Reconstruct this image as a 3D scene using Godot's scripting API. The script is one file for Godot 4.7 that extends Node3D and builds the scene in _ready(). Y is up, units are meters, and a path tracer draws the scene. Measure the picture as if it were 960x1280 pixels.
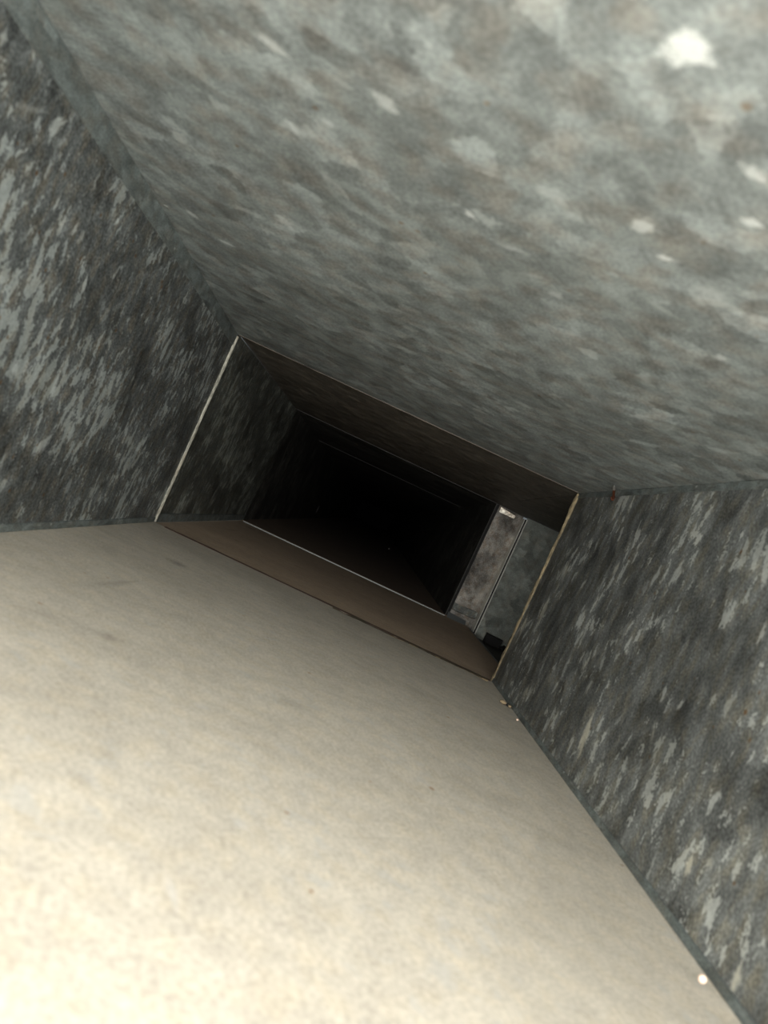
extends Node3D
# A look down the inside of a rectangular galvanised duct: 0.6 m wide, 0.33 m high, running along -Z.
# Floor at y = 0; first joint at z = -1.22, second at z = -2.045; a branch leaves on the right between them.

const Z1 := -1.22
const Z2 := -2.045
const OPEN_Z := 0.19

var M := {}

# ---------------------------------------------------------------- small helpers
func numbered(n: String) -> String:
	if not has_node(NodePath(n)):
		return n
	var k := 1
	while has_node(NodePath("%s_%03d" % [n, k])):
		k += 1
	return "%s_%03d" % [n, k]

func thing(called: String, label: String, category: String, at := Vector3.ZERO, kind := "", group := "") -> Node3D:
	var o := Node3D.new()
	o.name = numbered(called)
	add_child(o)
	o.position = at
	tag(o, label, category, kind, group)
	return o

func tag(o: Node, label: String, category: String, kind := "", group := "") -> void:
	o.set_meta("label", label)
	o.set_meta("category", category)
	if kind:
		o.set_meta("kind", kind)
	if group:
		o.set_meta("group", group)

func part(called: String, st: SurfaceTool, m: Material, parent: Node3D, label := "") -> MeshInstance3D:
	var o := MeshInstance3D.new()
	var n := called
	var k := 1
	while parent.has_node(NodePath(n)):
		n = "%s_%03d" % [called, k]
		k += 1
	o.name = n
	st.generate_tangents()
	o.mesh = st.commit()
	o.material_override = m
	o.cast_shadow = GeometryInstance3D.SHADOW_CASTING_SETTING_ON
	if label:
		o.set_meta("label", label)
	parent.add_child(o, true)
	return o

func begin() -> SurfaceTool:
	var st := SurfaceTool.new()
	st.begin(Mesh.PRIMITIVE_TRIANGLES)
	return st

func tri(st: SurfaceTool, p: Array, n: Array, uv: Array) -> void:
	var g: Vector3 = (p[1] - p[0]).cross(p[2] - p[0])
	var order := [0, 2, 1] if g.dot(n[0] + n[1] + n[2]) > 0.0 else [0, 1, 2]
	for k in order:
		st.set_normal(n[k])
		st.set_uv(uv[k])
		st.add_vertex(p[k])

func quad(st: SurfaceTool, p: Array, n: Array, uv: Array) -> void:
	tri(st, [p[0], p[1], p[2]], [n[0], n[1], n[2]], [uv[0], uv[1], uv[2]])
	tri(st, [p[0], p[2], p[3]], [n[0], n[2], n[3]], [uv[0], uv[2], uv[3]])

# A sheet of metal: inner face over four corners a, b (near), c, d (far; d behind a), waved a little,
# closed by an outer face and four edges. "inward" is the side that is looked at.
func sheet(st: SurfaceTool, a: Vector3, b: Vector3, c: Vector3, d: Vector3, inward: Vector3, thick: float, nu: int, nv: int, wave := 0.0, uv0 := Vector2.ZERO, uvm := Vector2(1.6, 0.6), seed_ := 1) -> void:
	var nz := FastNoiseLite.new()
	nz.seed = seed_
	nz.noise_type = FastNoiseLite.TYPE_SIMPLEX
	nz.frequency = 3.0
	nz.fractal_octaves = 2
	var lu := (a.distance_to(b) + d.distance_to(c)) * 0.5
	var lv := (a.distance_to(d) + b.distance_to(c)) * 0.5
	var pos := func(u: float, v: float) -> Vector3:
		var p: Vector3 = a.lerp(b, u).lerp(d.lerp(c, u), v)
		var edge: float = minf(1.0, minf(u, 1.0 - u) * lu / 0.05) * minf(1.0, minf(v, 1.0 - v) * lv / 0.05)
		return p + inward * (nz.get_noise_2d(u * lu, v * lv) * wave * edge)
	var tex := func(u: float, v: float) -> Vector2:
		return uv0 + Vector2(v * lv / uvm.x, u * lu / uvm.y)
	var pts := []
	var nrm := []
	var uvs := []
	for j in nv + 1:
		for i in nu + 1:
			var u := float(i) / nu
			var v := float(j) / nv
			pts.append(pos.call(u, v))
			uvs.append(tex.call(u, v))
			var du: Vector3 = pos.call(minf(u + 0.01, 1.0), v) - pos.call(maxf(u - 0.01, 0.0), v)
			var dv: Vector3 = pos.call(u, minf(v + 0.01, 1.0)) - pos.call(u, maxf(v - 0.01, 0.0))
			var n := du.cross(dv).normalized()
			nrm.append(n if n.dot(inward) > 0.0 else -n)
	for j in nv:
		for i in nu:
			var k := [j * (nu + 1) + i, j * (nu + 1) + i + 1, (j + 1) * (nu + 1) + i + 1, (j + 1) * (nu + 1) + i]
			quad(st, k.map(func(q): return pts[q]), k.map(func(q): return nrm[q]), k.map(func(q): return uvs[q]))
	var corner := [a, b, c, d]
	var cuv := [tex.call(0.0, 0.0), tex.call(1.0, 0.0), tex.call(1.0, 1.0), tex.call(0.0, 1.0)]
	var back := corner.map(func(q): return q - inward * thick)
	var o := -inward
	quad(st, back, [o, o, o, o], cuv)
	var mid: Vector3 = (a + b + c + d) * 0.25
	for k in 4:
		var e: int = (k + 1) % 4
		var side: Vector3 = (corner[e] - corner[k]).cross(inward).normalized()
		if side.dot((corner[k] + corner[e]) * 0.5 - mid) < 0.0:
			side = -side
		quad(st, [corner[k], corner[e], back[e], back[k]], [side, side, side, side], [cuv[k], cuv[e], cuv[e] + Vector2(0.002, 0.002), cuv[k] + Vector2(0.002, 0.002)])

# A bar swept from p to q with a closed profile in (x, y), x along "across", y along "up"; widths may taper.
func bar(st: SurfaceTool, p: Vector3, q: Vector3, across: Vector3, up: Vector3, profile: PackedVector2Array, steps := 1, taper := 1.0, rough := 0.0, seed_ := 3) -> void:
	var nz := FastNoiseLite.new()
	nz.seed = seed_
	nz.frequency = 25.0
	var n := profile.size()
	var centre := Vector2.ZERO
	for v in profile:
		centre += v / n
	var run := [0.0]
	for i in n:
		run.append(run[i] + profile[i].distance_to(profile[(i + 1) % n]) / 0.33)
	var rings := []
	for s in steps + 1:
		var t := float(s) / steps
		var ring := []
		var base := p.lerp(q, t)
		var k := lerpf(1.0, taper, t)
		for i in n:
			var w := profile[i] * k * (1.0 + rough * nz.get_noise_2d(t * p.distance_to(q), i * 0.02))
			ring.append(base + across * w.x + up * w.y)
		rings.append(ring)
	var length := p.distance_to(q)
	for s in steps:
		for i in n:
			var e := (i + 1) % n
			var out2 := (profile[i] + profile[e]) * 0.5 - centre
			var side: Vector2 = (profile[e] - profile[i]).orthogonal().normalized()
			if side.dot(out2) < 0.0:
				side = -side
			var nn := (across * side.x + up * side.y).normalized()
			var u0 := float(s) / steps * length / 1.6
			var u1 := float(s + 1) / steps * length / 1.6
			quad(st, [rings[s][i], rings[s][e], rings[s + 1][e], rings[s + 1][i]], [nn, nn, nn, nn], [Vector2(u0, run[i]), Vector2(u0, run[i + 1]), Vector2(u1, run[i + 1]), Vector2(u1, run[i])])
	var along := (q - p).normalized()
	for i in range(1, n - 1):
		tri(st, [rings[0][0], rings[0][i], rings[0][i + 1]], [-along, -along, -along], [Vector2(0, 0), Vector2(0.004, 0), Vector2(0, 0.004)])
		tri(st, [rings[steps][0], rings[steps][i], rings[steps][i + 1]], [along, along, along], [Vector2(0, 0), Vector2(0.004, 0), Vector2(0, 0.004)])

func rect(x0: float, y0: float, x1: float, y1: float, chamfer := 0.0) -> PackedVector2Array:
	if chamfer <= 0.0:
		return PackedVector2Array([Vector2(x0, y0), Vector2(x1, y0), Vector2(x1, y1), Vector2(x0, y1)])
	var c := chamfer
	return PackedVector2Array([Vector2(x0 + c, y0), Vector2(x1 - c, y0), Vector2(x1, y0 + c), Vector2(x1, y1 - c), Vector2(x1 - c, y1), Vector2(x0 + c, y1), Vector2(x0, y1 - c), Vector2(x0, y0 + c)])

func oval(rx: float, ry: float, n := 10) -> PackedVector2Array:
	var a := PackedVector2Array()
	for i in n:
		a.append(Vector2(cos(TAU * i / n) * rx, sin(TAU * i / n) * ry))
	return a

# A lumpy pebble-like crumb.
func lump(st: SurfaceTool, c: Vector3, r: Vector3, seed_: int, amount := 0.35) -> void:
	var nz := FastNoiseLite.new()
	nz.seed = seed_
	nz.frequency = 0.9
	var pt := func(i: int, j: int) -> Vector3:
		var th := PI * j / 7.0
		var ph := TAU * (i % 12) / 12.0
		var d := Vector3(sin(th) * cos(ph), cos(th), sin(th) * sin(ph))
		return c + d * r * (1.0 + amount * nz.get_noise_3dv(d * 1.6))
	for j in 7:
		for i in 12:
			var p := [pt.call(i, j), pt.call(i + 1, j), pt.call(i + 1, j + 1), pt.call(i, j + 1)]
			var n := p.map(func(q): return ((q - c) / (r * r)).normalized())
			quad(st, p, n, [Vector2(i, j) * 0.01, Vector2(i + 1, j) * 0.01, Vector2(i + 1, j + 1) * 0.01, Vector2(i, j + 1) * 0.01])

# ---------------------------------------------------------------- procedural sheet metal
func noise_bytes(w: int, h: int, type: int, seed_: int, freq: float, octaves := 1, warp := 0.0, warp_freq := 0.02) -> PackedByteArray:
	var nz := FastNoiseLite.new()
	nz.noise_type = type
	nz.seed = seed_
	nz.frequency = freq
	nz.fractal_type = FastNoiseLite.FRACTAL_FBM if octaves > 1 else FastNoiseLite.FRACTAL_NONE
	nz.fractal_octaves = octaves
	nz.cellular_return_type = FastNoiseLite.RETURN_CELL_VALUE
	nz.cellular_distance_function = FastNoiseLite.DISTANCE_EUCLIDEAN
	if warp > 0.0:
		nz.domain_warp_enabled = true
		nz.domain_warp_amplitude = warp
		nz.domain_warp_frequency = warp_freq
		nz.domain_warp_fractal_type = FastNoiseLite.DOMAIN_WARP_FRACTAL_PROGRESSIVE
		nz.domain_warp_fractal_octaves = 3
	var im := nz.get_image(w, h, false, false, true)
	im.convert(Image.FORMAT_L8)
	return im.get_data()

# Noise drawn squeezed and stretched back, so that its shapes run longer down (tall > 1) or along the sheet (tall < 1).
func stretched(w: int, h: int, tall: float, type: int, seed_: int, freq: float, octaves := 1, warp := 0.0, warp_freq := 0.02) -> PackedByteArray:
	var w2 := w if tall >= 1.0 else int(w * tall)
	var h2 := int(h / tall) if tall >= 1.0 else h
	var im := Image.create_from_data(w2, h2, false, Image.FORMAT_L8, noise_bytes(w2, h2, type, seed_, freq, octaves, warp, warp_freq))
	im.resize(w, h, Image.INTERPOLATE_CUBIC)
	return im.get_data()

# Zinc sheet: faint spangle cells, cloudy patina, sparse bright flakes, white-rust blotches and rust dots. Returns [albedo, normal].
func zinc_maps(w: int, h: int, p: Dictionary) -> Array:
	var rng := RandomNumberGenerator.new()
	rng.seed = p.seed
	var tall: float = p.tall
	var big := stretched(w, h, 1.0, FastNoiseLite.TYPE_CELLULAR, p.seed, 1.0 / p.big_px, 1, p.big_px * 1.1, 0.5 / p.big_px)
	var flk := stretched(w, h, tall, FastNoiseLite.TYPE_CELLULAR, p.seed + 1, 1.0 / p.flake_px, 1, p.flake_px * 0.9, 0.5 / p.flake_px)
	var grain := stretched(w, h, 1.0, FastNoiseLite.TYPE_SIMPLEX, p.seed + 2, 0.20, 3)
	var cloud := stretched(w, h, 1.0, FastNoiseLite.TYPE_SIMPLEX, p.seed + 3, 0.005, 4)
	var streak := stretched(w, h, tall, FastNoiseLite.TYPE_SIMPLEX, p.seed + 5, p.streak_freq, 4, 12.0, 0.02)
	var blot := stretched(w, h, tall, FastNoiseLite.TYPE_SIMPLEX, p.seed + 4, p.blotch_freq, 4, 16.0, 0.025)
	var lb := PackedFloat32Array()
	var lf := PackedFloat32Array()
	var tx := PackedInt32Array()
	var ty := PackedInt32Array()
	for i in 256:
		lb.append(clampf(rng.randfn(0.0, 1.0), -1.6, 1.6) * p.big)
		lf.append(rng.randf_range(0.5, 1.0) * p.flake if rng.randf() < p.flake_share else 0.0)
		tx.append(int(clampf(rng.randfn(0, p.tilt), -60, 60)))
		ty.append(int(clampf(rng.randfn(0, p.tilt), -60, 60)))
	var bl := PackedFloat32Array()
	var fl := PackedFloat32Array()
	for i in 512:
		bl.append(smoothstep(p.blotch_at - 0.03, p.blotch_at + p.soft, i / 255.0) * p.blotch)
	for i in 256:
		fl.append(smoothstep(0.40, 0.62, i / 255.0))
	var base: Color = p.base
	var warm: Color = p.warm
	var pale: Color = p.pale
	var alb := PackedByteArray()
	var nor := PackedByteArray()
	alb.resize(w * h * 3)
	nor.resize(w * h * 3)
	var ga: float = p.grain / 255.0
	var ca: float = p.cloud / 255.0
	var sa: float = p.streak / 255.0
	var patchy: float = p.patchy
	var k := 0
	var n := w * h
	for i in n:
		var b := big[i]
		var g := grain[i]
		var c := cloud[i]
		var f := lf[flk[i]] * fl[streak[i]]
		var m := 1.0 + lb[b] + (g - 128) * ga + (c - 128) * ca + (streak[i] - 128) * sa
		var t := maxf(bl[clampi(blot[i] + int((c - 128) * patchy) + (g - 128) / 4, 0, 511)], f)
		var q := clampf((blot[n - 1 - i] - 110) / 110.0, 0.0, 1.0)
		var r := (base.r + (warm.r - base.r) * q) * m
		var gg := (base.g + (warm.g - base.g) * q) * m
		var bb := (base.b + (warm.b - base.b) * q) * m
		r += (pale.r - r) * t
		gg += (pale.g - gg) * t
		bb += (pale.b - bb) * t
		alb[k] = int(clampf(r, 0.02, 1.0) * 255)
		alb[k + 1] = int(clampf(gg, 0.02, 1.0) * 255)
		alb[k + 2] = int(clampf(bb, 0.02, 1.0) * 255)
		nor[k] = 128 + clampi(tx[b] + (g - 128) / 16, -110, 110)
		nor[k + 1] = 128 + clampi(ty[b] + (grain[(i + 4099) % n] - 128) / 16, -110, 110)
		nor[k + 2] = 235
		k += 3
	# rust dots and small stains
	for d in int(p.rust):
		var cx := rng.randi_range(4, w - 5)
		var cy := rng.randi_range(4, h - 5)
		var r0 := rng.randf_range(0.8, 2.6)
		var deep := rng.randf_range(0.4, 0.9)
		for y in range(cy - 4, cy + 5):
			for x in range(cx - 4, cx + 5):
				var e := clampf(1.4 - Vector2(x - cx, y - cy).length() / r0, 0.0, 1.0) * deep
				if e > 0.0:
					var at := (y * w + x) * 3
					alb[at] = int(lerpf(alb[at], 118.0, e))
					alb[at + 1] = int(lerpf(alb[at + 1], 84.0, e))
					alb[at + 2] = int(lerpf(alb[at + 2], 52.0, e))
	if p.has("marks"):
		alb = stamp(alb, w, h, p.span, MARKS[p.marks], p.mark, p.seed)
	return [texture(w, h, alb), texture(w, h, nor)]

func texture(w: int, h: int, bytes: PackedByteArray) -> ImageTexture:
	var im := Image.create_from_data(w, h, false, Image.FORMAT_RGB8, bytes)
	return ImageTexture.create_from_image(im)

func metal(maps: Array, tint: Color, metallic: float, rough: float, bump := 1.0) -> StandardMaterial3D:
	var m := StandardMaterial3D.new()
	m.albedo_color = tint
	m.albedo_texture = maps[0]
	m.normal_enabled = true
	m.normal_texture = maps[1]
	m.normal_scale = bump
	m.metallic = metallic
	m.roughness = rough
	m.metallic_specular = 0.5
	return m

func plain(c: Color, metallic: float, rough: float) -> StandardMaterial3D:
	var m := StandardMaterial3D.new()
	m.albedo_color = c
	m.metallic = metallic
	m.roughness = rough
	return m

# Marks that sit at known places on the sheets: [centre (along from the mouth, across from the sheet's left or lower edge; metres),
# half length, half width, strength: bright flakes above 0, dark smudges below].
var MARKS := {
	"ceiling": [
			[Vector2(0.518, 0.315), Vector2(0.0008, 0.0117), 0.0149, 1.00],
			[Vector2(0.627, 0.346), Vector2(-0.0009, 0.0082), 0.0126, 0.90],
			[Vector2(0.645, 0.365), Vector2(-0.0030, 0.0061), 0.0050, 0.80],
			[Vector2(0.556, 0.361), Vector2(0.0020, 0.0086), 0.0058, 0.90],
			[Vector2(0.584, 0.377), Vector2(-0.0007, 0.0068), 0.0058, 0.90],
			[Vector2(0.625, 0.216), Vector2(0.0058, 0.0103), 0.0106, 0.70],
			[Vector2(0.627, 0.194), Vector2(0.0025, 0.0075), 0.0072, 0.50],
			[Vector2(0.625, 0.158), Vector2(0.0037, 0.0113), 0.0084, 0.75],
			[Vector2(0.675, 0.184), Vector2(0.0010, 0.0073), 0.0089, 0.50],
			[Vector2(0.697, 0.270), Vector2(0.0039, 0.0056), 0.0059, 0.85],
			[Vector2(0.715, 0.299), Vector2(-0.0014, 0.0156), 0.0083, 0.60],
			[Vector2(0.757, 0.338), Vector2(0.0046, 0.0103), 0.0098, 0.60],
			[Vector2(0.658, 0.397), Vector2(-0.0033, 0.0138), 0.0196, 0.42],
			[Vector2(0.726, 0.438), Vector2(-0.0009, 0.0058), 0.0087, 0.70],
			[Vector2(0.955, 0.045), Vector2(0.0054, 0.0081), 0.0116, 0.80],
			[Vector2(0.992, 0.072), Vector2(-0.0020, 0.0109), 0.0087, 0.80],
			[Vector2(0.973, 0.014), Vector2(0.0021, 0.0023), 0.0059, 0.90],
			[Vector2(0.702, 0.163), Vector2(0.0138, 0.0072), 0.0083, 0.40],
			[Vector2(0.751, 0.191), Vector2(0.0169, 0.0066), 0.0047, 0.55],
			[Vector2(0.745, 0.182), Vector2(0.0137, 0.0105), 0.0104, 0.40],
			[Vector2(0.743, 0.318), Vector2(-0.0085, 0.0179), 0.0076, 0.35],
			[Vector2(0.689, 0.354), Vector2(-0.0031, 0.0041), 0.0040, 0.50],
			[Vector2(0.589, 0.223), Vector2(0.0027, 0.0111), 0.0127, -0.25],
			[Vector2(0.617, 0.295), Vector2(0.0025, 0.0176), 0.0136, -0.22],
			[Vector2(0.844, 0.223), Vector2(0.0073, 0.0215), 0.0243, -0.25],
			[Vector2(0.620, 0.247), Vector2(0.0064, 0.0090), 0.0118, -0.20],
			[Vector2(0.722, 0.243), Vector2(0.0055, 0.0109), 0.0161, -0.25],
			[Vector2(0.726, 0.399), Vector2(0.0113, 0.0208), 0.0176, -0.20]],
	"left": [
			[Vector2(0.908, 0.221), Vector2(-0.0022, 0.0097), 0.0068, 0.90],
			[Vector2(0.771, 0.289), Vector2(0.0100, 0.0097), 0.0097, 0.90],
			[Vector2(0.686, 0.294), Vector2(-0.0010, 0.0052), 0.0058, 0.70],
			[Vector2(0.737, 0.281), Vector2(0.0266, 0.0112), 0.0056, 0.40],
			[Vector2(0.932, 0.137), Vector2(-0.0034, 0.0179), 0.0075, 0.80],
			[Vector2(0.962, 0.085), Vector2(0.0120, 0.0127), 0.0118, 0.70],
			[Vector2(0.765, 0.242), Vector2(-0.0006, 0.0067), 0.0044, 0.60],
			[Vector2(0.813, 0.253), Vector2(-0.0021, 0.0113), 0.0052, 0.50],
			[Vector2(1.015, 0.169), Vector2(-0.0010, 0.0165), 0.0111, 0.60],
			[Vector2(0.853, 0.135), Vector2(-0.0005, 0.0113), 0.0092, 0.70],
			[Vector2(0.916, 0.281), Vector2(0.0015, 0.0053), 0.0056, 0.90],
			[Vector2(0.923, 0.301), Vector2(0.1015, -0.0201), 0.0045, -0.20]],
	"right": [
			[Vector2(1.051, 0.050), Vector2(0.0076, 0.0298), 0.0142, 0.95],
			[Vector2(0.921, 0.095), Vector2(0.0104, 0.0180), 0.0067, 0.50],
			[Vector2(1.470, 0.103), Vector2(0.0098, 0.0223), 0.0168, 0.70],
			[Vector2(1.400, 0.140), Vector2(0.0114, 0.0338), 0.0191, 0.70],
			[Vector2(1.384, 0.206), Vector2(0.0117, 0.0276), 0.0157, 0.60],
			[Vector2(0.795, 0.038), Vector2(0.0014, 0.0096), 0.0075, 0.80],
			[Vector2(0.708, 0.014), Vector2(0.0028, 0.0116), 0.0062, 0.80],
			[Vector2(1.189, 0.226), Vector2(-0.0009, 0.0105), 0.0115, 0.70],
			[Vector2(0.775, 0.050), Vector2(-0.0022, 0.0068), 0.0082, 0.60],
			[Vector2(1.140, 0.108), Vector2(-0.0039, 0.0132), 0.0161, 0.60],
			[Vector2(1.542, 0.230), Vector2(0.0028, 0.0202), 0.0233, 0.60],
			[Vector2(1.309, 0.032), Vector2(0.0000, 0.0177), 0.0178, 0.60],
			[Vector2(0.886, 0.210), Vector2(0.0046, 0.0202), 0.0100, 0.35],
			[Vector2(0.995, 0.095), Vector2(0.0140, 0.0288), 0.0102, 0.35]],
	"floor": [
			[Vector2(1.227, 0.110), Vector2(0.0129, 0.0199), 0.0284, -0.40],
			[Vector2(0.975, 0.111), Vector2(0.0824, 0.0106), 0.0093, -0.22],
			[Vector2(0.556, 0.267), Vector2(-0.0157, 0.0078), 0.0042, 0.50],
			[Vector2(0.632, 0.281), Vector2(-0.0042, 0.0077), 0.0096, 0.40],
			[Vector2(0.657, 0.303), Vector2(-0.0031, 0.0060), 0.0073, 0.35],
			[Vector2(0.759, 0.234), Vector2(0.0040, 0.0091), 0.0091, 0.35],
			[Vector2(0.604, 0.214), Vector2(-0.0064, 0.0100), 0.0096, 0.35],
			[Vector2(0.603, 0.210), Vector2(0.0007, 0.0081), 0.0101, -0.16],
			[Vector2(0.636, 0.209), Vector2(-0.0011, 0.0097), 0.0129, -0.14],
			[Vector2(0.810, 0.155), Vector2(0.0052, 0.0119), 0.0156, -0.22],
			[Vector2(0.789, 0.112), Vector2(0.0108, 0.0075), 0.0110, -0.16],
			[Vector2(0.758, 0.293), Vector2(0.0085, 0.0184), 0.0134, 0.25],
			[Vector2(0.546, 0.271), Vector2(0.0006, 0.0045), 0.0023, -0.16],
			[Vector2(1.139, 0.416), Vector2(0.0189, 0.0405), 0.0330, -0.10],
			[Vector2(0.855, 0.290), Vector2(0.0042, 0.0228), 0.0310, -0.10]],
}

func stamp(alb: PackedByteArray, w: int, h: int, span: Vector2, marks: Array, pale: Color, seed_: int) -> PackedByteArray:
	var nz := FastNoiseLite.new()
	nz.seed = seed_
	nz.noise_type = FastNoiseLite.TYPE_SIMPLEX
	nz.frequency = 1.0
	nz.fractal_octaves = 3
	for m in marks:
		var c: Vector2 = m[0]
		var a: Vector2 = m[1]
		var half := maxf(a.length(), 0.002)
		var dir := a / maxf(a.length(), 0.0001)
		var wide: float = m[2] * 0.7
		var amount: float = m[3]
		var reach := half + wide
		var soft := 0.6 if amount > 0.6 else 1.0
		for y in range(maxi(0, int((c.y - reach * 1.4) / span.y * h)), mini(h, int((c.y + reach * 1.4) / span.y * h))):
			for x in range(maxi(0, int((c.x - reach * 1.4) / span.x * w)), mini(w, int((c.x + reach * 1.4) / span.x * w))):
				var q := Vector2(x * span.x / w, y * span.y / h) - c
				var l := Vector2(q.dot(dir) / half, q.dot(dir.orthogonal()) / (wide * (1.0 - 0.45 * q.dot(dir) / half)))
				var d := lerpf(l.length(), absf(l.x) + absf(l.y), 0.5) + 0.28 * nz.get_noise_2d(l.x * 1.1 + c.x * 90.0, l.y * 1.1 + c.y * 90.0) + 0.25 * nz.get_noise_2d(q.x * 420.0, q.y * 420.0)
				var e := smoothstep(1.05, 1.05 - soft, d)
				if e <= 0.0:
					continue
				var at := (y * w + x) * 3
				if amount > 0.0:
					alb[at] = int(lerpf(alb[at], pale.r * 255, e * amount * 0.8))
					alb[at + 1] = int(lerpf(alb[at + 1], pale.g * 255, e * amount * 0.8))
					alb[at + 2] = int(lerpf(alb[at + 2], pale.b * 255, e * amount * 0.8))
				else:
					for k in 3:
						alb[at + k] = int(alb[at + k] * (1.0 + e * amount * 0.5))
	return alb

func make_materials() -> void:
	var ceil_maps := zinc_maps(2048, 768, {"seed": 11, "soft": 0.15, "tall": 1.0, "big_px": 26.0, "big": 0.05, "tilt": 5.0, "flake_px": 22.0, "flake": 0.4, "flake_share": 0.06, "grain": 0.34, "cloud": 0.14, "streak": 0.24, "streak_freq": 0.03, "blotch_freq": 0.02, "blotch_at": 0.9, "blotch": 0.2, "patchy": 0.2, "rust": 60, "base": Color(0.58, 0.61, 0.605), "warm": Color(0.575, 0.58, 0.56), "pale": Color(0.84, 0.87, 0.86), "marks": "ceiling", "span": Vector2(1.6, 0.62), "mark": Color(0.93, 0.95, 0.94)})
	var left_maps := zinc_maps(2048, 420, {"seed": 23, "soft": 0.09, "tall": 1.7, "big_px": 40.0, "big": 0.05, "tilt": 5.0, "flake_px": 11.0, "flake": 0.5, "flake_share": 0.06, "grain": 0.6, "cloud": 0.30, "streak": 0.40, "streak_freq": 0.05, "blotch_freq": 0.045, "blotch_at": 0.70, "blotch": 0.55, "patchy": 0.75, "rust": 300, "base": Color(0.43, 0.45, 0.45), "warm": Color(0.465, 0.455, 0.42), "pale": Color(0.88, 0.92, 0.91), "marks": "left", "span": Vector2(1.6, 0.33), "mark": Color(0.92, 0.95, 0.94)})
	var right_maps := zinc_maps(2048, 420, {"seed": 37, "soft": 0.07, "tall": 1.9, "big_px": 50.0, "big": 0.06, "tilt": 5.0, "flake_px": 12.0, "flake": 0.65, "flake_share": 0.06, "grain": 0.5, "cloud": 0.35, "streak": 0.40, "streak_freq": 0.03, "blotch_freq": 0.040, "blotch_at": 0.76, "blotch": 0.65, "patchy": 0.65, "rust": 40, "base": Color(0.475, 0.49, 0.485), "warm": Color(0.505, 0.50, 0.46), "pale": Color(0.90, 0.92, 0.90), "marks": "right", "span": Vector2(1.6, 0.33), "mark": Color(0.95, 0.94, 0.87)})
	var floor_maps := zinc_maps(2048, 768, {"seed": 53, "soft": 0.15, "tall": 1.0, "big_px": 60.0, "big": 0.008, "tilt": 1.0, "flake_px": 40.0, "flake": 0.0, "flake_share": 0.0, "grain": 0.20, "cloud": 0.06, "streak": 0.09, "streak_freq": 0.03, "blotch_freq": 0.03, "blotch_at": 0.80, "blotch": 0.4, "patchy": 0.5, "rust": 30, "base": Color(0.69, 0.663, 0.612), "warm": Color(0.70, 0.665, 0.60), "pale": Color(0.665, 0.665, 0.655), "marks": "floor", "span": Vector2(1.6, 0.62), "mark": Color(0.72, 0.725, 0.735)})
	var collar_maps := zinc_maps(512, 512, {"seed": 71, "soft": 0.15, "tall": 1.0, "big_px": 16.0, "big": 0.05, "tilt": 8.0, "flake_px": 9.0, "flake": 0.3, "flake_share": 0.06, "grain": 0.7, "cloud": 0.8, "streak": 0.2, "streak_freq": 0.04, "blotch_freq": 0.03, "blotch_at": 0.85, "blotch": 0.3, "patchy": 0.2, "rust": 20, "base": Color(0.60, 0.59, 0.565), "warm": Color(0.54, 0.50, 0.455), "pale": Color(0.75, 0.74, 0.72)})
	M.ceiling = metal(ceil_maps, Color(1, 1, 1), 0.7, 0.6)
	M.left = metal(left_maps, Color(1, 1, 1), 0.7, 0.6)
	M.right = metal(right_maps, Color(1, 1, 1), 0.7, 0.6)
	M.lock = metal(ceil_maps, Color(0.82, 0.835, 0.835), 0.7, 0.6)
	M.floor = metal(floor_maps, Color(1, 1, 1), 0.0, 0.9, 0.5)
	M.floor_far = metal(floor_maps, Color(1.0, 0.925, 0.86), 0.0, 0.9, 0.5)  # same floor; the dimmer light past the first joint is in the tint
	M.ceiling_far_shaded = metal(ceil_maps, Color(0.68, 0.62, 0.57), 0.2, 0.6)  # tint darkened to paint the gloom behind the first joint
	M.left_far_shaded = metal(left_maps, Color(0.80, 0.80, 0.77), 0.3, 0.55)  # wall shade behind the first joint put into the tint
	M.deep_floor_shaded = metal(floor_maps, Color(0.66, 0.58, 0.51), 0.0, 0.9, 0.5)  # floor colour lowered to paint the dark beyond the second joint
	M.deep_wall_shaded = metal(left_maps, Color(0.55, 0.53, 0.51), 0.2, 0.6)  # darkness of the deep duct painted into wall and ceiling colour
	M.panel = metal(ceil_maps, Color(0.80, 0.80, 0.77), 0.3, 0.55)
	M.collar = metal(collar_maps, Color(1, 1, 1), 0.2, 0.55)
	M.seam = plain(Color(0.42, 0.44, 0.44), 0.5, 0.45)
	M.ceiling_lip = plain(Color(0.34, 0.31, 0.28), 0.1, 0.7)
	M.joint_shade = plain(Color(0.30, 0.22, 0.18), 0.0, 0.8)  # shadow line of the first floor joint, given as a colour
	M.shiny = metal(collar_maps, Color(1.0, 1.0, 0.98), 0.7, 0.42)
	M.zinc = plain(Color(0.85, 0.85, 0.82), 0.4, 0.5)
	M.dull = plain(Color(0.16, 0.155, 0.15), 0.2, 0.6)
	M.bare = plain(Color(0.72, 0.72, 0.70), 0.7, 0.35)
	M.bead = metal(collar_maps, Color(0.86, 0.87, 0.84), 0.2, 0.6)
	M.mastic = metal(collar_maps, Color(0.66, 0.61, 0.50), 0.0, 0.85)
	M.lip = plain(Color(0.60, 0.54, 0.44), 0.1, 0.7)
	M.rust = plain(Color(0.36, 0.20, 0.13), 0.4, 0.5)
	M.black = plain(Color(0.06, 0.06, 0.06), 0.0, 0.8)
	M.crumb = plain(Color(0.52, 0.46, 0.36), 0.0, 0.9)
	M.pale = plain(Color(0.88, 0.78, 0.70), 0.0, 0.8)
	M.disc = plain(Color(0.34, 0.34, 0.34), 0.0, 0.6)

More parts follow.
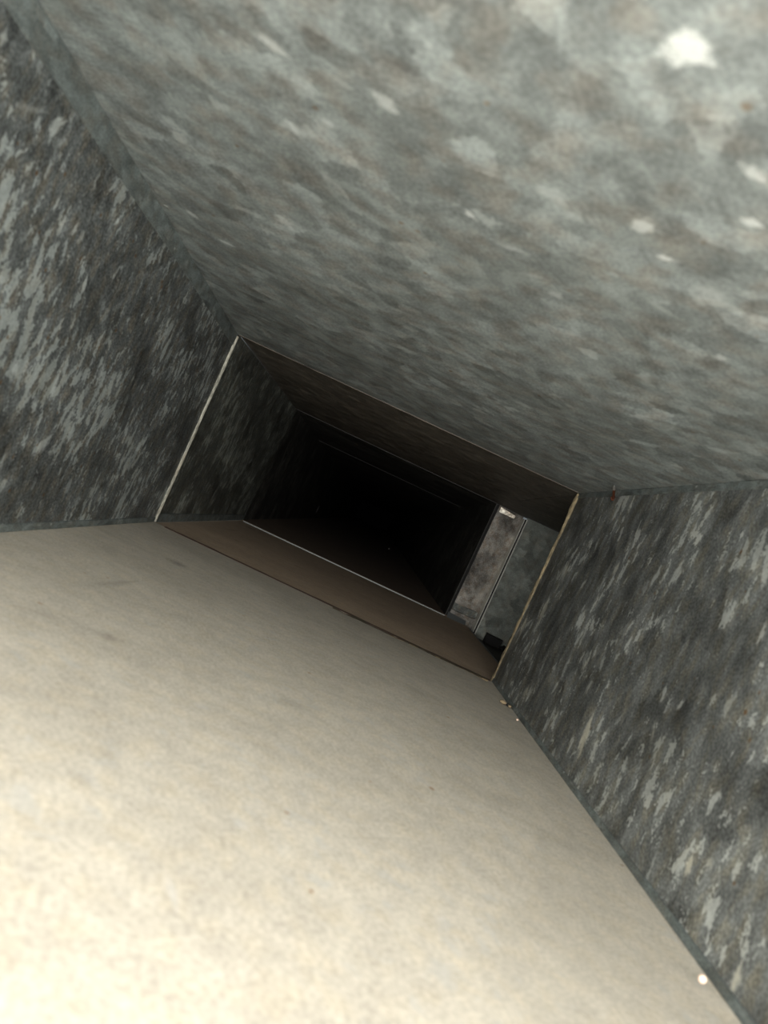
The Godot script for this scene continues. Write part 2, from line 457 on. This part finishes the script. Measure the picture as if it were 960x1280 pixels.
# ---------------------------------------------------------------- the scene
func _ready() -> void:
	# camera: in the duct's mouth, 0.157 m above its floor, rolled by 25 degrees
	var cam := Camera3D.new()
	cam.name = "camera"
	cam.keep_aspect = Camera3D.KEEP_HEIGHT
	cam.transform = Transform3D(Basis(Vector3(0.90515, 0.42493, 0.01145), Vector3(-0.42501, 0.90517, 0.00624), Vector3(-0.00771, -0.01052, 0.99992)).orthonormalized(), Vector3(0, 0.157, 0))
	var lens := CameraAttributesPhysical.new()
	lens.frustum_focal_length = 18.02
	lens.frustum_focus_distance = 1.3
	lens.frustum_near = 0.02
	lens.frustum_far = 60.0
	lens.exposure_aperture = 6.0
	cam.attributes = lens
	cam.near = 0.02
	cam.far = 60.0
	cam.fov = 67.33
	add_child(cam)
	cam.current = true

	var we := WorldEnvironment.new()
	we.name = "environment"
	var env := Environment.new()
	env.background_mode = Environment.BG_COLOR
	env.background_color = Color(0.80, 0.84, 0.86)
	env.background_energy_multiplier = 0.25
	env.tonemap_mode = Environment.TONE_MAPPER_LINEAR
	env.tonemap_exposure = 1.0
	env.sdfgi_enabled = true
	env.ssao_enabled = true
	env.ssil_enabled = true
	we.environment = env
	add_child(we)

	# daylight that enters through the open mouth of the duct behind the camera
	var day := AreaLight3D.new()
	day.name = "daylight"
	day.area_size = Vector2(0.54, 0.30)
	day.area_normalize_energy = true
	day.light_energy = 1.5
	day.light_color = Color(1.0, 0.985, 0.965)
	day.area_range = 20.0
	day.area_attenuation = 2.0
	day.shadow_enabled = true
	day.position = Vector3(0.015, 0.165, OPEN_Z)
	add_child(day)

	make_materials()
	build_shell()
	build_branch()
	build_small()

# corner lines of the first section: where each is at depth z (z = 0 is the camera's depth)
func corner(which: String, z: float) -> Vector3:
	var t := -z + Z1
	match which:
		"tl": return Vector3(-0.3205 - 0.043 * t, 0.3261 - 0.0087 * t, z)
		"bl": return Vector3(-0.3140 - 0.043 * t, 0.0012 - 0.0087 * t, z)
		"tr": return Vector3(0.2794 - 0.0157 * t, 0.3290 + 0.0041 * t, z)
		_: return Vector3(0.2790 - 0.0157 * t, -0.0010 + 0.0041 * t, z)

func build_shell() -> void:
	var joints := [Z2, -2.9, -4.2, -5.6, -7.2, -9.0, -11.0, -13.0]
	var X0 := -0.316
	var X1 := 0.2785
	var H := 0.3275
	var tl := corner("tl", OPEN_Z)
	var bl := corner("bl", OPEN_Z)
	var tr := corner("tr", OPEN_Z)
	var br := corner("br", OPEN_Z)
	var TL := corner("tl", Z1)
	var BL := corner("bl", Z1)
	var TR := corner("tr", Z1)
	var BR := corner("br", Z1)
	var wide := Vector3(0.006, 0, 0)

	# floor
	var fl := thing("floor", "dusty tan sheet metal floor of the duct running into the dark", "floor", Vector3.ZERO, "structure")
	var st := begin()
	sheet(st, bl - wide, br + wide, BR + wide, BL - wide, Vector3.UP, 0.002, 24, 48, 0.0008, Vector2(0.05625, 0.0), Vector2(1.6, 0.62), 5)
	part("floor_sheet", st, M.floor, fl)
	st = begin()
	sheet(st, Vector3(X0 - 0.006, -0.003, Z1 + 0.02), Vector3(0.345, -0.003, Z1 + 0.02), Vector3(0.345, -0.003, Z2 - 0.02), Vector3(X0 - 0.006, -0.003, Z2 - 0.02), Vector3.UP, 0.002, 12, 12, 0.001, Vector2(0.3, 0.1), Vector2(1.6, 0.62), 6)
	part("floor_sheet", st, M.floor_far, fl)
	# strip painting the shadow line at the first joint, sealant along its right half
	st = begin()
	bar(st, BL + Vector3(0.02, 0.0, 0.003), BR + Vector3(-0.004, 0, 0.003), Vector3(0, 0, 1), Vector3.UP, rect(-0.010, -0.001, 0.004, 0.0005, 0.0003), 40, 1.0, 0.4, 8)
	part("joint_lip", st, M.joint_shade, fl, "thin dark reddish strip painting the shadow line across the first floor joint")
	st = begin()
	bar(st, Vector3(0.0, -0.0005, Z1 + 0.016), Vector3(0.268, -0.0005, Z1 + 0.012), Vector3(0, 0, 1), Vector3.UP, rect(-0.007, -0.002, 0.007, 0.0008, 0.0006), 90, 1.1, 1.6, 9)
	part("sealant_smear", st, M.mastic, fl, "ragged tan sealant along the joint")
	st = begin()
	bar(st, Vector3(X0 + 0.004, -0.001, Z2 + 0.001), Vector3(X1, -0.001, Z2 + 0.001), Vector3(0, 0, 1), Vector3.UP, rect(-0.002, -0.002, 0.002, 0.0004), 1)
	part("joint_edge", st, M.seam, fl, "thin bright raw edge across the second floor joint")

	# ceiling
	var ce := thing("ceiling", "grey spangled galvanised sheet ceiling of the duct, palest at upper right", "ceiling", Vector3.ZERO, "structure")
	st = begin()
	sheet(st, tl - wide, tr + wide, TR + wide, TL - wide, Vector3.DOWN, 0.002, 24, 48, 0.004, Vector2(0.05625, 0.0), Vector2(1.6, 0.62), 15)
	part("ceiling_sheet", st, M.ceiling, ce)
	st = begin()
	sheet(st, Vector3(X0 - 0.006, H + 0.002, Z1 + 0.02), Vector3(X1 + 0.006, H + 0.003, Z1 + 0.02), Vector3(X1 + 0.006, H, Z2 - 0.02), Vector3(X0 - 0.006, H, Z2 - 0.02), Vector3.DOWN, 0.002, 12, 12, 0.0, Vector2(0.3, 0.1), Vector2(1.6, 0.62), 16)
	part("ceiling_sheet", st, M.ceiling_far_shaded, ce)
	st = begin()
	bar(st, TL + Vector3(0.004, 0, 0.002), TR + Vector3(-0.004, 0, 0.002), Vector3(0, 0, 1), Vector3.DOWN, rect(-0.003, -0.001, 0.004, 0.0012, 0.0005), 40, 1.0, 0.6, 18)
	part("joint_lip", st, M.ceiling_lip, ce, "thin uneven lip across the first ceiling joint")
	st = begin()
	bar(st, Vector3(X0 + 0.004, H, Z2 + 0.001), Vector3(X1, H, Z2 + 0.001), Vector3(0, 0, 1), Vector3.DOWN, rect(-0.002, -0.001, 0.002, 0.0013), 20, 1.0, 0.5, 19)
	part("joint_edge", st, M.dull, ce)

	# left wall
	var wl := thing("wall_left", "dark galvanised left duct wall with pale zinc streaks and blotches", "wall", Vector3.ZERO, "structure")
	st = begin()
	sheet(st, bl, tl, TL, BL, Vector3.RIGHT, 0.002, 16, 48, 0.003, Vector2(0.05625, 0.0), Vector2(1.6, 0.33), 25)
	part("wall_sheet", st, M.left, wl)
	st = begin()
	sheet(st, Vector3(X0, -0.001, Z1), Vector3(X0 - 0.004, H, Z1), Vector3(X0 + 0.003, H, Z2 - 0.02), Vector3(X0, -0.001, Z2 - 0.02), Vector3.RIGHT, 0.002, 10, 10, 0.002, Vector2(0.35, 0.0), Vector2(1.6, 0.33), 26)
	part("wall_sheet", st, M.left_far_shaded, wl)
	st = begin()
	bar(st, BL + Vector3(0.001, 0.001, 0.0), TL + Vector3(0.001, -0.003, 0.0), Vector3.RIGHT, Vector3(0, 0, 1), oval(0.0032, 0.0032, 10), 60, 0.9, 0.3, 27)
	part("joint_bead", st, M.bead, wl, "pale rolled edge upright at the first joint")
	st = begin()
	bar(st, corner("tl", OPEN_Z) + Vector3(0.0, -0.011, 0), TL + Vector3(0.0, -0.011, 0.004), Vector3.RIGHT, Vector3.UP, rect(-0.001, -0.008, 0.0014, 0.011, 0.0006), 40, 1.0, 0.1, 28)
	part("lock_seam", st, M.lock, wl, "folded lock seam under the ceiling edge")
	st = begin()
	bar(st, corner("bl", OPEN_Z) + Vector3(0.0, 0.004, 0), BL + Vector3(0.0, 0.004, 0.004), Vector3.RIGHT, Vector3.UP, rect(-0.001, -0.004, 0.0015, 0.004, 0.0005), 20, 1.0, 0.1, 29)
	part("lock_seam", st, M.lock, wl)
	st = begin()
	bar(st, Vector3(X0, 0.012, Z1 - 0.006), Vector3(X0, 0.012, Z2 + 0.004), Vector3.RIGHT, Vector3.UP, rect(-0.001, -0.012, 0.003, 0.003, 0.0008), 12, 1.0, 0.05, 30)
	part("lock_seam", st, M.lock, wl)
	st = begin()
	bar(st, Vector3(X0, 0.0, Z2), Vector3(X0, H, Z2), Vector3.RIGHT, Vector3(0, 0, 1), rect(-0.001, -0.002, 0.001, 0.002), 8, 1.0, 0.2, 31)
	part("joint_edge", st, M.dull, wl)

	# right wall: its first section ends at the branch, and goes on beyond it
	var wr := thing("wall_right", "galvanised right duct wall with pale blotches, broken by the side branch", "wall", Vector3.ZERO, "structure")
	st = begin()
	sheet(st, br, tr, TR, BR, Vector3.LEFT, 0.002, 16, 48, 0.003, Vector2(0.05625, 0.0), Vector2(1.6, 0.33), 35)
	part("wall_sheet", st, M.right, wr)
	st = begin()
	bar(st, BR + Vector3(0.0, 0.001, 0.0), TR + Vector3(0.0, -0.002, 0.0), Vector3.RIGHT, Vector3(0, 0, 1), oval(0.0026, 0.0026, 10), 90, 1.55, 0.8, 37)
	part("joint_bead", st, M.mastic, wr, "tan crusted bead down the end of the wall")
	st = begin()
	bar(st, corner("br", OPEN_Z) + Vector3(0.0, 0.005, 0), BR + Vector3(0.0, 0.005, 0.004), Vector3.LEFT, Vector3.UP, rect(-0.001, -0.005, 0.0012, 0.0015, 0.0005), 30, 1.0, 0.1, 38)
	part("lock_seam", st, M.lock, wr)
	st = begin()
	bar(st, corner("tr", OPEN_Z) + Vector3(0.0, -0.004, 0), TR + Vector3(0.0, -0.004, 0.004), Vector3.LEFT, Vector3.UP, rect(-0.001, -0.004, 0.0018, 0.004, 0.0006), 40, 1.0, 0.3, 39)
	part("lock_seam", st, M.lock, wr)

	# the duct goes on, section by section
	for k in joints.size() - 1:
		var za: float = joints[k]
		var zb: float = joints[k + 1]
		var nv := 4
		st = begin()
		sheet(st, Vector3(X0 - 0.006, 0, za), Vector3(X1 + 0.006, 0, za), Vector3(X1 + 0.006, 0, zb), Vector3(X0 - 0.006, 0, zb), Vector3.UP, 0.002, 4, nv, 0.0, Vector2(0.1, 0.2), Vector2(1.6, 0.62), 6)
		part("floor_sheet", st, M.deep_floor_shaded, fl)
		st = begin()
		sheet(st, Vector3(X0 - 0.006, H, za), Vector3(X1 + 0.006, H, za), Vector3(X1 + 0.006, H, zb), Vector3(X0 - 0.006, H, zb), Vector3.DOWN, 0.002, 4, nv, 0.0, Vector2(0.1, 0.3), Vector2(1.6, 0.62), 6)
		part("ceiling_sheet", st, M.deep_wall_shaded, ce)
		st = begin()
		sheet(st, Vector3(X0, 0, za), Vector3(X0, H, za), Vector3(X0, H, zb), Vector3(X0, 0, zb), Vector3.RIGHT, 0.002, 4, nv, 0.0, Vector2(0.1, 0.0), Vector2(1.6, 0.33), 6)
		part("wall_sheet", st, M.deep_wall_shaded, wl)
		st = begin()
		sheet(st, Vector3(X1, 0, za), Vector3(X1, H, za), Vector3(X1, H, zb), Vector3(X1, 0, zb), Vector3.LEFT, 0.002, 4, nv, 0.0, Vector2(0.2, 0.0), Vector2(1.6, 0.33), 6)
		part("wall_sheet", st, M.deep_wall_shaded, wr)
		if k < 1:
			st = begin()
			bar(st, Vector3(X0 + 0.002, H, zb), Vector3(X1 - 0.002, H, zb), Vector3(0, 0, 1), Vector3.DOWN, rect(-0.003, -0.001, 0.003, 0.0012), 2)
			part("joint_edge", st, M.dull, ce)
	# end sheet painted black for the darkness deep in the duct
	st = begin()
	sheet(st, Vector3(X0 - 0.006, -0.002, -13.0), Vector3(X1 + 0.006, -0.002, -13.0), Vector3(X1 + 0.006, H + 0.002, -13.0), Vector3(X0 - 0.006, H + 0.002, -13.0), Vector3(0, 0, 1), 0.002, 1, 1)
	var wb := thing("wall_back", "black end sheet standing in for the dark far down the duct", "wall", Vector3.ZERO, "structure")
	part("dark_end_sheet", st, M.black, wb)

func build_branch() -> void:
	var x0 := 0.2805
	var x1 := 1.15
	var lo := -0.02
	var hi := 0.3275
	var zf := Z2 - 0.012
	var o := thing("branch_duct", "side branch opening on the right with brownish and grey end panels", "duct", Vector3(x0, lo, Z2), "structure")
	var at := o.position
	var put := func(called: String, st: SurfaceTool, m: Material, label := "") -> void:
		part(called, st, m, o, label).position = -at
	# brownish collar panel, framed
	var st := begin()
	sheet(st, Vector3(0.287, lo, zf), Vector3(0.366, lo, zf - 0.03), Vector3(0.366, hi, zf - 0.03), Vector3(0.287, hi, zf), Vector3(0, 0, 1), 0.002, 8, 24, 0.004, Vector2(0.0, 0.0), Vector2(0.36, 0.36), 44)
	put.call("collar_panel", st, M.collar, "brownish mottled collar panel")
	st = begin()
	bar(st, Vector3(0.2835, lo, zf), Vector3(0.2835, hi, zf), Vector3.RIGHT, Vector3(0, 0, 1), rect(-0.004, -0.004, 0.006, 0.002, 0.001), 1)
	put.call("collar_dark_gap", st, M.black)  # black bar paints the dark gap beside the collar
	st = begin()
	bar(st, Vector3(0.2788, 0.0, Z2), Vector3(0.2788, hi - 0.004, Z2), Vector3.RIGHT, Vector3(0, 0, 1), rect(-0.0007, -0.003, 0.0007, 0.003), 8, 1.0, 0.3, 45)
	put.call("opening_edge", st, M.dull)
	# bent tabs at the collar's head and foot
	st = begin()
	sheet(st, Vector3(0.292, 0.3085, zf + 0.020), Vector3(0.334, 0.3085, zf + 0.026), Vector3(0.336, 0.3165, zf + 0.027), Vector3(0.292, 0.3225, zf + 0.021), Vector3(-0.14, -0.07, 0.99).normalized(), 0.0012, 6, 4, 0.0012, Vector2.ZERO, Vector2(1, 1), 46)
	put.call("top_tab", st, M.shiny, "bright bent tab at the head of the collar")
	st = begin()
	sheet(st, Vector3(0.284, -0.006, zf + 0.022), Vector3(0.338, -0.010, zf + 0.020), Vector3(0.338, 0.008, zf + 0.008), Vector3(0.284, 0.012, zf + 0.010), Vector3(0, 0.5, 0.86).normalized(), 0.0012, 4, 3, 0.001, Vector2.ZERO, Vector2(1, 1), 47)
	put.call("bottom_tab", st, M.seam)
	st = begin()
	bar(st, Vector3(0.287, 0.030, zf - 0.002), Vector3(0.362, 0.030, zf - 0.026), Vector3.UP, Vector3(0, 0, 1), rect(-0.010, -0.001, 0.010, 0.003, 0.001), 6, 1.0, 0.2, 48)
	put.call("fold", st, M.left_far_shaded)
	# standing seam cleat between the panels: two thin bright edges
	st = begin()
	bar(st, Vector3(0.3700, lo, zf), Vector3(0.3680, hi - 0.006, zf), Vector3.RIGHT, Vector3(0, 0, 1), rect(-0.0022, -0.03, 0.0022, 0.004, 0.0006), 14, 1.0, 0.1, 49)
	put.call("seam_dark_gap", st, M.black)  # black strip paints the shaded gap between the two bright edges
	st = begin()
	bar(st, Vector3(0.3735, lo, zf), Vector3(0.3715, hi - 0.006, zf), Vector3.RIGHT, Vector3(0, 0, 1), rect(-0.0011, -0.03, 0.0011, 0.009, 0.0003), 24, 1.0, 0.35, 50)
	put.call("seam_cleat", st, M.zinc, "thin bright upright seam")
	st = begin()
	bar(st, Vector3(0.3668, lo, zf), Vector3(0.3648, hi - 0.006, zf), Vector3.RIGHT, Vector3(0, 0, 1), rect(-0.0009, -0.03, 0.0009, 0.009, 0.0003), 24, 1.0, 0.35, 53)
	put.call("seam_cleat", st, M.zinc)
	# grey spangled panel beyond it
	st = begin()
	sheet(st, Vector3(0.372, lo, zf), Vector3(x1, lo, zf), Vector3(x1, hi, zf), Vector3(0.372, hi, zf), Vector3(0, 0, 1), 0.002, 16, 10, 0.003, Vector2(0.1, 0.1), Vector2(1.6, 0.62), 51)
	put.call("branch_panel", st, M.panel, "grey spangled panel")
	# floor, ceiling, near side and end of the branch
	st = begin()
	sheet(st, Vector3(x0, lo, Z1 - 0.004), Vector3(x1, lo, Z1 - 0.004), Vector3(x1, lo, zf - 0.04), Vector3(x0, lo, zf - 0.04), Vector3.UP, 0.002, 4, 4, 0.0, Vector2(0.2, 0.1), Vector2(1.6, 0.62))
	put.call("branch_floor", st, M.dull)  # dark colour paints the shade of the sunken branch floor
	st = begin()
	sheet(st, Vector3(x0, hi + 0.001, Z1 - 0.004), Vector3(x1, hi + 0.001, Z1 - 0.004), Vector3(x1, hi + 0.001, zf - 0.04), Vector3(x0, hi + 0.001, zf - 0.04), Vector3.DOWN, 0.002, 4, 4, 0.0, Vector2(0.2, 0.1), Vector2(1.6, 0.62))
	put.call("branch_ceiling", st, M.ceiling_far_shaded)
	st = begin()
	sheet(st, Vector3(x0, lo, Z1 - 0.004), Vector3(x1, lo, Z1 - 0.004), Vector3(x1, hi, Z1 - 0.004), Vector3(x0, hi, Z1 - 0.004), Vector3(0, 0, -1), 0.002, 4, 4, 0.0, Vector2(0.2, 0.1), Vector2(1.6, 0.62))
	put.call("near_panel", st, M.panel)
	st = begin()
	sheet(st, Vector3(x1, lo, Z1 - 0.004), Vector3(x1, lo, zf), Vector3(x1, hi, zf), Vector3(x1, hi, Z1 - 0.004), Vector3.LEFT, 0.002, 4, 4, 0.0, Vector2(0.2, 0.1), Vector2(1.6, 0.62))
	put.call("end_panel", st, M.panel)
	# turned-up edge of the main floor sheet
	st = begin()
	bar(st, Vector3(0.345, -0.003, Z1 - 0.01), Vector3(0.345, -0.003, Z2 + 0.05), Vector3.RIGHT, Vector3.UP, rect(-0.001, -0.015, 0.001, 0.002), 8, 1.0, 0.3, 52)
	put.call("floor_edge", st, M.seam)

func build_small() -> void:
	# rusty screw through the right wall under the ceiling
	var a := Vector3(0.2823, 0.3165, -1.040)
	var b := Vector3(0.2667, 0.3268, -1.005)
	var along := (b - a).normalized()
	var s1 := along.cross(Vector3.UP).normalized()
	var s2 := along.cross(s1).normalized()
	var sc := thing("screw", "small rusty screw poking through the right wall just under the ceiling", "screw", a)
	var st := begin()
	bar(st, Vector3.ZERO, (b - a) * 0.75, s1, s2, oval(0.0021, 0.0021, 10), 16, 0.9, 0.35, 61)
	part("shank", st, M.rust, sc, "rust brown threaded shank")
	st = begin()
	bar(st, (b - a) * 0.75, b - a, s1, s2, oval(0.0019, 0.0019, 10), 3, 0.45)
	part("tip", st, M.bare, sc, "bright bare tip")
	st = begin()
	bar(st, along * 0.0005, along * 0.002, s1, s2, oval(0.0036, 0.0036, 10), 1)
	part("collar", st, M.rust, sc)

	# crumbs by the right wall
	var cr := thing("sealant_crumb", "broken tan crumb of sealant by the foot of the right wall near the joint", "crumb", Vector3(0.266, 0.0, -1.05))
	st = begin()
	lump(st, Vector3(0, 0.002, 0), Vector3(0.005, 0.0025, 0.003), 71, 0.6)
	part("crumb", st, M.crumb, cr)
	st = begin()
	lump(st, Vector3(0.009, 0.0015, 0.006), Vector3(0.0025, 0.0018, 0.0025), 72, 0.6)
	part("crumb", st, M.crumb, cr)
	st = begin()
	lump(st, Vector3(0.008, 0.001, -0.002), Vector3(0.003, 0.002, 0.003), 73)
	part("chip", st, M.black, cr, "dark chip")
	var pe := thing("pellet", "small pale pinkish round pellet on the floor at lower right", "pellet", Vector3(0.272, 0.0, -0.424))
	st = begin()
	lump(st, Vector3(0, 0.0028, 0), Vector3(0.0024, 0.0024, 0.0024), 74, 0.1)
	part("body", st, M.pale, pe)
	var gr := thing("grit", "tiny white speck of grit against the foot of the right wall", "grit", Vector3(0.272, 0.0, -0.972))
	st = begin()
	lump(st, Vector3(0, 0.001, 0), Vector3(0.0016, 0.0014, 0.0016), 75, 0.2)
	part("body", st, M.pale, gr)
	# far away on the floor and on the left wall
	var sp := thing("metal_scrap", "tiny bright metal scrap far down the dark duct floor", "scrap", Vector3(0.172, 0.0, -5.05))
	st = begin()
	lump(st, Vector3(0, 0.006, 0), Vector3(0.007, 0.006, 0.007), 76, 0.15)
	part("body", st, M.bare, sp)
	var di := thing("plug", "faint round grey plug far down on the left wall", "plug", Vector3(-0.316, 0.055, -4.4))
	st = begin()
	bar(st, Vector3.ZERO, Vector3(0.003, 0, 0), Vector3.UP, Vector3(0, 0, 1), oval(0.024, 0.024, 16), 1)
	part("disc", st, M.disc, di)
	# black block standing in for a dark notch in the branch panel, with shreds
	var bs := thing("notch_block", "black square block in place of a dark notch at the foot of the grey branch panel", "scrap", Vector3(0.415, -0.02, Z2 + 0.03))
	st = begin()
	bar(st, Vector3(-0.02, 0.012, 0), Vector3(0.024, 0.012, 0.0), Vector3.UP, Vector3(0, 0, 1), rect(-0.012, -0.01, 0.014, 0.01, 0.002), 6, 1.0, 0.2, 77)
	part("block", st, M.black, bs)
	for k in 5:
		st = begin()
		lump(st, Vector3(0.03 + 0.007 * k, 0.006 + 0.003 * (k % 2), 0.01 - 0.012 * (k % 3)), Vector3(0.007, 0.006, 0.006), 80 + k, 0.5)
		part("shred", st, M.black, bs)
